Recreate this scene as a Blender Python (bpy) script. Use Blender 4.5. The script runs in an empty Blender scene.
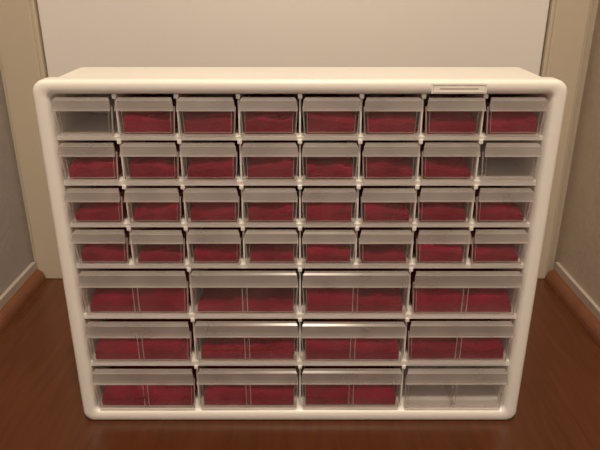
import bpy, bmesh, math, random
from mathutils import Vector, noise
random.seed(7)
C=bpy.context.scene.collection
bpy.context.scene.view_settings.view_transform='Standard'

def obj(name, verts, faces, mats, parent=None, smooth=False, fm=None):
    me=bpy.data.meshes.new(name); me.from_pydata(verts,[],faces); 
    for m in (mats if isinstance(mats,list) else [mats]): me.materials.append(m)
    if fm:
        for p,i in zip(me.polygons,fm): p.material_index=i
    if smooth:
        for p in me.polygons: p.use_smooth=True
    me.update()
    o=bpy.data.objects.new(name,me); C.objects.link(o)
    if parent: o.parent=parent
    return o
class MB:
    def __init__(s): s.v=[];s.f=[];s.m=[]
    def box(s,x0,x1,y0,y1,z0,z1,m=0):
        b=len(s.v)
        s.v+=[(x0,y0,z0),(x1,y0,z0),(x1,y1,z0),(x0,y1,z0),(x0,y0,z1),(x1,y0,z1),(x1,y1,z1),(x0,y1,z1)]
        for q in [(0,3,2,1),(4,5,6,7),(0,1,5,4),(1,2,6,5),(2,3,7,6),(3,0,4,7)]:
            s.f.append(tuple(b+i for i in q)); s.m.append(m)
    def quad(s,pts,m=0):
        b=len(s.v); s.v+=pts; s.f.append(tuple(range(b,b+len(pts)))); s.m.append(m)
    def bar(s,a,b_,t,m=0):
        a=Vector(a);b_=Vector(b_);d=(b_-a).normalized();n=Vector((0,1,0)).cross(d).normalized()*t;y=Vector((0,t,0))
        b=len(s.v)
        for p in (a,b_):
            for q in (n+y,-n+y,-n-y,n-y): s.v.append(tuple(p+q))
        for q in [(0,1,2,3),(7,6,5,4),(0,4,5,1),(1,5,6,2),(2,6,7,3),(3,7,4,0)]:
            s.f.append(tuple(b+i for i in q)); s.m.append(m)
    def make(s,name,mats,parent=None,bevel=0,smooth=False):
        o=obj(name,s.v,s.f,mats,parent,smooth,s.m)
        if bevel:
            md=o.modifiers.new('b','BEVEL');md.width=bevel;md.segments=3;md.limit_method='ANGLE'
        return o

def nt(name):
    m=bpy.data.materials.new(name);m.use_nodes=True
    n=m.node_tree.nodes;return m,n,m.node_tree.links,n['Principled BSDF']
def plain(name,col,rough=0.5,noise_s=0,amt=0.05,bump=0,bs=200,spec=0.5):
    m,n,l,p=nt(name)
    p.inputs['Roughness'].default_value=rough;p.inputs['Specular IOR Level'].default_value=spec
    tc=n.new('ShaderNodeTexCoord')
    ns=n.new('ShaderNodeTexNoise');ns.inputs['Scale'].default_value=noise_s or 8;ns.inputs['Detail'].default_value=5
    l.new(tc.outputs['Object'],ns.inputs['Vector'])
    mx=n.new('ShaderNodeMix');mx.data_type='RGBA'
    mx.inputs[6].default_value=(*[c*(1-amt) for c in col],1);mx.inputs[7].default_value=(*[min(1,c*(1+amt)) for c in col],1)
    l.new(ns.outputs['Fac'],mx.inputs[0]);l.new(mx.outputs[2],p.inputs['Base Color'])
    if bump:
        n2=n.new('ShaderNodeTexNoise');n2.inputs['Scale'].default_value=bs;n2.inputs['Detail'].default_value=4
        l.new(tc.outputs['Object'],n2.inputs['Vector'])
        b=n.new('ShaderNodeBump');b.inputs['Strength'].default_value=bump;b.inputs['Distance'].default_value=0.002
        l.new(n2.outputs['Fac'],b.inputs['Height']);l.new(b.outputs['Normal'],p.inputs['Normal'])
    return m
def plastic(name,col,opac,rough,var=0.25):
    m,n,l,p=nt(name)
    p.inputs['Base Color'].default_value=(*col,1);p.inputs['Roughness'].default_value=rough
    t=n.new('ShaderNodeBsdfTransparent');t.inputs['Color'].default_value=(0.97,0.96,0.96,1)
    tc=n.new('ShaderNodeTexCoord');ns=n.new('ShaderNodeTexNoise');ns.inputs['Scale'].default_value=25;ns.inputs['Detail'].default_value=1
    l.new(tc.outputs['Object'],ns.inputs['Vector'])
    mr=n.new('ShaderNodeMapRange');mr.inputs['From Min'].default_value=0.3;mr.inputs['From Max'].default_value=0.7
    mr.inputs['To Min'].default_value=opac*(1-var);mr.inputs['To Max'].default_value=min(1,opac*(1+var))
    l.new(ns.outputs['Fac'],mr.inputs['Value'])
    mx=n.new('ShaderNodeMixShader');l.new(mr.outputs[0],mx.inputs[0]);l.new(t.outputs[0],mx.inputs[1]);l.new(p.outputs[0],mx.inputs[2])
    l.new(mx.outputs[0],n['Material Output'].inputs['Surface']);return m

M_frame=plain('white_plastic',(0.88,0.865,0.82),0.33,6,0.02)
M_cav_shade=plain('cavity_shaded_plastic',(0.40,0.34,0.30),0.6,6,0.05)  # cabinet plastic with the shade inside the cavities put into its colour
M_clear=plastic('clear_plastic',(0.52,0.45,0.43),0.13,0.12,0.2)
M_frost=plastic('frosted_plastic',(0.44,0.40,0.38),0.50,0.2,0.12)
M_edge=plastic('plastic_edge',(0.70,0.64,0.61),0.42,0.2)
M_red=plain('red_felt',(0.27,0.003,0.026),0.9,50,0.45,0.7,400,0.1)
M_door=plain('door_paint',(0.76,0.73,0.71),0.3,3,0.02)
M_trim=plain('trim_paint',(0.52,0.45,0.35),0.45,5,0.03)
M_wallL_dim=plain('wall_paint_left_dimmed',(0.36,0.32,0.31),0.8,30,0.06,0.5,120)  # gray paint, colour also darkened to stand in for light falloff at the side
M_wallR=plain('wall_paint_right',(0.44,0.37,0.29),0.8,30,0.06,0.5,120)
M_base=plain('baseboard_paint',(0.42,0.37,0.33),0.5,5,0.03)
M_ceil=plain('ceiling_paint',(0.75,0.72,0.68),0.9,5,0.03)
M_shoe=plain('shoe_wood',(0.16,0.055,0.022),0.4,40,0.25)

# wood floor
m,n,l,p=nt('laminate_floor');M_floor=m
tc=n.new('ShaderNodeTexCoord');mp=n.new('ShaderNodeMapping');mp.inputs['Rotation'].default_value=(0,0,math.radians(90));mp.inputs['Location'].default_value=(0.3,0.05,0)
l.new(tc.outputs['Object'],mp.inputs['Vector'])
br=n.new('ShaderNodeTexBrick');br.inputs['Scale'].default_value=1;br.inputs['Brick Width'].default_value=1.2;br.inputs['Row Height'].default_value=0.19
br.inputs['Mortar Size'].default_value=0.0006;br.inputs['Color1'].default_value=(0.95,0.95,0.95,1);br.inputs['Color2'].default_value=(1.05,1.05,1.05,1);br.inputs['Mortar'].default_value=(0.75,0.75,0.75,1)
l.new(mp.outputs[0],br.inputs['Vector'])
mp2=n.new('ShaderNodeMapping');mp2.inputs['Scale'].default_value=(60,6,60);l.new(tc.outputs['Object'],mp2.inputs['Vector'])
ns=n.new('ShaderNodeTexNoise');ns.inputs['Scale'].default_value=1.6;ns.inputs['Detail'].default_value=7;ns.inputs['Distortion'].default_value=0.6
l.new(mp2.outputs[0],ns.inputs['Vector'])
cr=n.new('ShaderNodeValToRGB');e=cr.color_ramp.elements
e[0].position=0.2;e[0].color=(0.072,0.021,0.0075,1);e[1].position=0.85;e[1].color=(0.112,0.035,0.012,1)
l.new(ns.outputs['Fac'],cr.inputs[0])
mx=n.new('ShaderNodeMix');mx.data_type='RGBA';mx.blend_type='MULTIPLY';mx.inputs[0].default_value=1
l.new(cr.outputs[0],mx.inputs[6]);l.new(br.outputs['Color'],mx.inputs[7]);l.new(mx.outputs[2],p.inputs['Base Color'])
p.inputs['Roughness'].default_value=0.27

# ---------- room ----------
XL,XR=-0.462,0.446; YD=0.377; YB=-1.9; H=2.4
def box(name,a,mat,bevel=0,parent=None):
    b=MB();b.box(*a);return b.make(name,mat,parent,bevel)
box('floor',(XL-0.1,XR+0.1,YB,YD+0.15,-0.05,0),M_floor)
box('ceiling',(XL-0.1,XR+0.1,YB,YD+0.15,H,H+0.05),M_ceil)
box('wall_left',(XL-0.1,XL,YB,YD+0.1,0,H),M_wallL_dim)
box('wall_right',(XR,XR+0.1,YB,YD+0.1,0,H),M_wallR)
box('wall_back',(XL,XR,YD+0.02,YD+0.12,2.08,H),M_wallL_dim)
DL,DR=-0.394,0.374
door=bpy.data.objects.new('door_1',None);C.objects.link(door)
box('door_slab',(DL+0.0015,DR-0.0015,YD+0.006,YD+0.045,0.006,2.02),M_door,0.003,door)
b=MB();b.box(DL-0.02,DL+0.0,YD+0.012,YD+0.09,0,2.04);b.box(DR,DR+0.02,YD+0.012,YD+0.09,0,2.04);b.box(DL,DR,YD+0.05,YD+0.09,0,2.04)
b.make('door_jamb',M_trim,door)
def casing(name,x0,x1):
    b=MB();w=x1-x0
    b.box(x0,x1,YD,YD+0.06,0,2.08)
    b.box(x0+w*0.08,x1-w*0.08,YD-0.004,YD,0,2.08)
    return b.make(name,M_trim,None,0.003)
casing('trim_1',XL,DL);casing('trim_2',DR,XR-0.012)
b=MB();b.box(DL,DR,YD,YD+0.06,2.02,2.08);b.make('trim_3',M_trim,None,0.003)
box('trim_4',(XR-0.012,XR,YD+0.01,YD+0.06,0,2.08),M_wallR)
for nm,x,s in (('left',XL,1),('right',XR,-1)):
    b=MB()
    xa,xb=sorted((x,x+s*0.006));b.box(xa,xb,YB,YD-0.007,0.0,0.034,0)
    base=len(b.v);N=6
    for yy in (YB,YD-0.008):
        b.v.append((x+s*0.006,yy,0.0))
        for i in range(N+1):
            a=math.pi/2*i/N
            b.v.append((x+s*(0.006+0.014*math.cos(a)),yy,0.021*math.sin(a)))
    k=N+2
    for i in range(N+1):
        b.f.append((base+i,base+i+1,base+k+i+1,base+k+i));b.m.append(1)
    b.f.append(tuple(range(base,base+k)));b.m.append(1);b.f.append(tuple(range(base+2*k-1,base+k-1,-1)));b.m.append(1)
    b.make('baseboard_'+nm,[M_base,M_shoe])

# ---------- cabinet ----------
cab=bpy.data.objects.new('storage_drawer_cabinet',None);C.objects.link(cab)
W,HT,D=0.515,0.401,0.115
def loop(ix,it,ib,r,y,seg=8):
    x0,x1,z0,z1=-W/2+ix,W/2-ix,ib,HT-it
    r=max(r,0.0008);pts=[]
    for cx,cz,a0 in ((x1-r,z1-r,0),(x0+r,z1-r,90),(x0+r,z0+r,180),(x1-r,z0+r,270)):
        for i in range(seg+1):
            a=math.radians(a0+90*i/seg);pts.append((cx+r*math.cos(a),y,cz+r*math.sin(a)))
    return pts
IB=0.0165;IT=0.0145;IX=0.0170
prof=[(IX,IT,IB,0.004,D-0.003),(IX,IT,IB,0.004,0.010),(IX-0.001,IT-0.001,IB-0.001,0.005,0.005),
 (IX-0.003,IT-0.003,IB-0.003,0.006,0.0015),(IX-0.005,IT-0.005,IB-0.005,0.008,0.0),
 (0.004,0.004,0.004,0.010,0.0),(0.0015,0.0015,0.0015,0.012,0.001),(0.0003,0.0003,0.0003,0.012,0.003),
 (0,0,0,0.012,0.006),(0,0,0,0.012,0.020),(0.0015,0.0015,0.0,0.012,0.0215),(0.0030,0.0030,0.0,0.012,0.022),(0.0030,0.0030,0.0,0.012,D-0.003),(0.005,0.005,0.002,0.011,D)]
v=[];f=[]
for q in prof: v+=loop(*q)
L=36
for i in range(len(prof)-1):
    for j in range(L):
        f.append((i*L+j,i*L+(j+1)%L,(i+1)*L+(j+1)%L,(i+1)*L+j))
k=(len(prof)-1)*L
f.append(tuple(range(k,k+L)))
f.append(tuple(reversed(range(0,L))))
o=obj('outer_shell',v,f,M_frame,cab,True)
md=o.modifiers.new('e','EDGE_SPLIT');md.split_angle=math.radians(50)

rows=[(0.386,0.3455),(0.341,0.299),(0.2935,0.252),(0.2475,0.205),(0.1995,0.1435),(0.1370,0.0815),(0.0745,0.0175)]
xi=0.2402
g=MB();YF=0.0055
for i in range(6):
    g.box(-xi-0.001,xi+0.001,YF,D-0.006,rows[i+1][0],rows[i][1])
for i,(t,bt) in enumerate(rows):
    nc=8 if i<4 else 4;p_=2*xi/nc
    for c in range(1,nc):
        x=-xi+c*p_
        g.box(x-0.0010,x+0.0010,YF+0.003,D-0.006,bt-0.0005,t+0.0005)
        g.box(x-0.0022,x+0.0022,YF-0.001,YF+0.006,t-0.0035,t+0.001)
g.make('shelf_grid',M_frame,cab,0.0006)
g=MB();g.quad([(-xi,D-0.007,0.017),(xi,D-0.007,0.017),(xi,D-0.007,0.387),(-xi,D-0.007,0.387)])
g.make('back_panel',M_cav_shade,cab)

g=MB();lx0,lx1,lz0,lz1=0.1255,0.1785,0.3885,0.3985
g.box(lx0,lx1,-0.0012,0.003,lz0,lz1,0)
g.box(lx0+0.0015,lx1-0.0015,-0.0016,0,lz0+0.0012,lz0+0.0018,1);g.box(lx0+0.0015,lx1-0.0015,-0.0016,0,lz1-0.0018,lz1-0.0012,1)
g.box(lx0+0.0015,lx0+0.0021,-0.0016,0,lz0+0.0012,lz1-0.0012,1);g.box(lx1-0.0021,lx1-0.0015,-0.0016,0,lz0+0.0012,lz1-0.0012,1)
g.box(lx0+0.008,lx1-0.008,-0.0015,0,0.3928,0.3946,1)
M_lab=plain('label_relief',(0.60,0.56,0.50),0.5)
g.make('label_plate',[M_frame,M_lab],cab,0.0003)

empty={(0,0),(1,7),(6,3)}
low={(3,2),(3,3),(3,5),(3,1),(4,1)}
def drawer(r,c,idx):
    t,bt=rows[r];nc=8 if r<4 else 4;p_=2*xi/nc
    cx=-xi+(c+0.5)*p_+random.uniform(-.0006,.0006)
    w=p_-0.0045;zt=t-0.0015;zb=bt+0.0008;h=zt-zb
    out=random.uniform(0,0.0015);y0=0.0025-out;y1=D-0.012
    hh=0.0110 if r<4 else 0.0145
    xt=w/2;xb=w/2-(0.0018 if r<4 else 0.0022)
    b=MB()
    zh=zt-hh
    b.quad([(cx-xb,y0,zb+.001),(cx+xb,y0,zb+.001),(cx+xt,y0,zh+.001),(cx-xt,y0,zh+.001)],0)
    b.quad([(cx-xb,y0,zb+.001),(cx+xb,y0,zb+.001),(cx+xb,y1,zb+.001),(cx-xb,y1,zb+.001)],0)
    b.quad([(cx-xb,y0,zb+.001),(cx-xb,y1,zb+.001),(cx-xt,y1,zt-.004),(cx-xt,y0,zt-.004)],0)
    b.quad([(cx+xb,y0,zb+.001),(cx+xb,y1,zb+.001),(cx+xt,y1,zt-.004),(cx+xt,y0,zt-.004)],0)
    b.quad([(cx-xb,y1,zb+.001),(cx+xb,y1,zb+.001),(cx+xt,y1,zt-.004),(cx-xt,y1,zt-.004)],0)
    e=0.0006
    b.bar((cx-xb,y0,zb+.0012),(cx+xb,y0,zb+.0012),e*1.3,2)
    b.bar((cx-xb,y0,zb+.001),(cx-xt,y0,zh+.002),e,2)
    b.bar((cx+xb,y0,zb+.001),(cx+xt,y0,zh+.002),e,2)
    b.bar((cx-xb+.003,y0,zb+.0038),(cx+xb-.003,y0,zb+.0038),e*.4,2)
    b.bar((cx-xb+.003,y0,zb+.0038),(cx-xt+.0038,y0,zh),e*.4,2)
    b.bar((cx+xb-.003,y0,zb+.0038),(cx+xt-.0038,y0,zh),e*.4,2)
    pr=[(y0+.001,zt),(y0-.0030,zt-.0004),(y0-.0052,zt-.0022),(y0-.0070,zh+.004),(y0-.0085,zh)]
    base=len(b.v)
    ww=[xt-.0022,xt-.0018,xt-.0006,xt+.0002,xt+.0005]
    for s in (-1,1):
        for (yy,zz),q in zip(pr,ww): b.v.append((cx+s*q,yy,zz))
    n_=len(pr)
    for i in range(n_-1):
        b.f.append((base+i,base+i+1,base+n_+i+1,base+n_+i));b.m.append(1)
    for s,o_ in ((-1,0),(1,n_)):
        k0=len(b.v);b.v.append((cx+s*(xt-.0003),y0,zh+.001))
        b.f.append(tuple([base+o_+i for i in range(n_)]+[k0]));b.m.append(1)
    b.bar((cx-xt-.0005,y0-.0085,zh),(cx+xt+.0005,y0-.0085,zh),e*1.1,2)
    b.bar((cx-xt+.0005,y0-.0053,zt-.0024),(cx+xt-.0005,y0-.0053,zt-.0024),e*.6,2)
    if r>=4:
        for dx in (-.0026,.0026):
            b.bar((cx+dx,y0-.0003,zb+.003),(cx+dx,y0-.0003,zh+.001),.00045,2)
        b.box(cx-.0006,cx+.0006,y0+.002,y1-.002,zb+.002,zb+h*.42,0)
    dr=b.make('drawer_%d'%idx,[M_clear,M_frost,M_edge],cab)
    if (r,c) in empty: return
    ht=h*(0.42 if r<4 else 0.30)*random.uniform(.8,1.2)
    if (r,c) in low: ht*=0.5
    if r==0: ht*=1.25
    nx=14 if r<4 else 28;ny=18
    v=[];f=[];xw=xb-0.0022;ya=y0+.002+random.uniform(0,.002);yb_=y1-.003
    slope=random.uniform(-.45,.45);sd=random.uniform(0,100)
    for j in range(ny+1):
        for i in range(nx+1):
            u=i/nx;vv=(j/ny)**1.5;x=cx-xw+2*xw*u;y=ya+(yb_-ya)*vv
            fr=0.55+0.45*min(1,(y-ya)/0.022)
            z=ht*fr*(1+slope*(u-.5))+0.005*noise.noise(Vector((x*50+sd,y*50,sd)))+0.002*noise.noise(Vector((x*150,y*150,sd)))
            v.append((x,y,zb+.002+max(z,0.002)))
    for j in range(ny):
        for i in range(nx):
            a=j*(nx+1)+i;f.append((a,a+1,a+nx+2,a+nx+1))
    ring=[i for i in range(nx+1)]+[j*(nx+1)+nx for j in range(1,ny+1)]+[ny*(nx+1)+i for i in range(nx-1,-1,-1)]+[j*(nx+1) for j in range(ny-1,0,-1)]
    b0=len(v)
    for q in ring: v.append((v[q][0],v[q][1],zb+.002))
    R=len(ring)
    for i in range(R): f.append((ring[i],b0+i,b0+(i+1)%R,ring[(i+1)%R]))
    f.append(tuple(reversed(range(b0,b0+R))))
    o=obj('felt_lining',v,f,M_red,dr,True)
    md=o.modifiers.new('e','EDGE_SPLIT');md.split_angle=math.radians(50)
idx=1
for r in range(7):
    for c in range(8 if r<4 else 4):
        drawer(r,c,idx);idx+=1

# ---------- light ----------
def area(name,loc,rot,sx,sy,en,col):
    d=bpy.data.lights.new(name,'AREA');d.shape='RECTANGLE';d.size=sx;d.size_y=sy;d.energy=en;d.color=col
    o=bpy.data.objects.new(name,d);C.objects.link(o);o.location=loc;o.rotation_euler=rot;return o
area('ceiling_light',(0.05,-0.75,2.3),(math.radians(8),0,0),0.22,0.22,37,(1,0.83,0.63))
w=bpy.data.worlds.new('World');bpy.context.scene.world=w;w.use_nodes=True
w.node_tree.nodes['Background'].inputs[0].default_value=(1,0.90,0.79,1);w.node_tree.nodes['Background'].inputs[1].default_value=1.1

cam=bpy.data.cameras.new('camera');co=bpy.data.objects.new('camera',cam);C.objects.link(co)
cam.sensor_fit='HORIZONTAL';cam.sensor_width=36;cam.lens=36*622/600;cam.clip_start=0.01
co.location=(0,-0.600,0.495);co.rotation_euler=(math.radians(90-22),0,0)
bpy.context.scene.camera=co
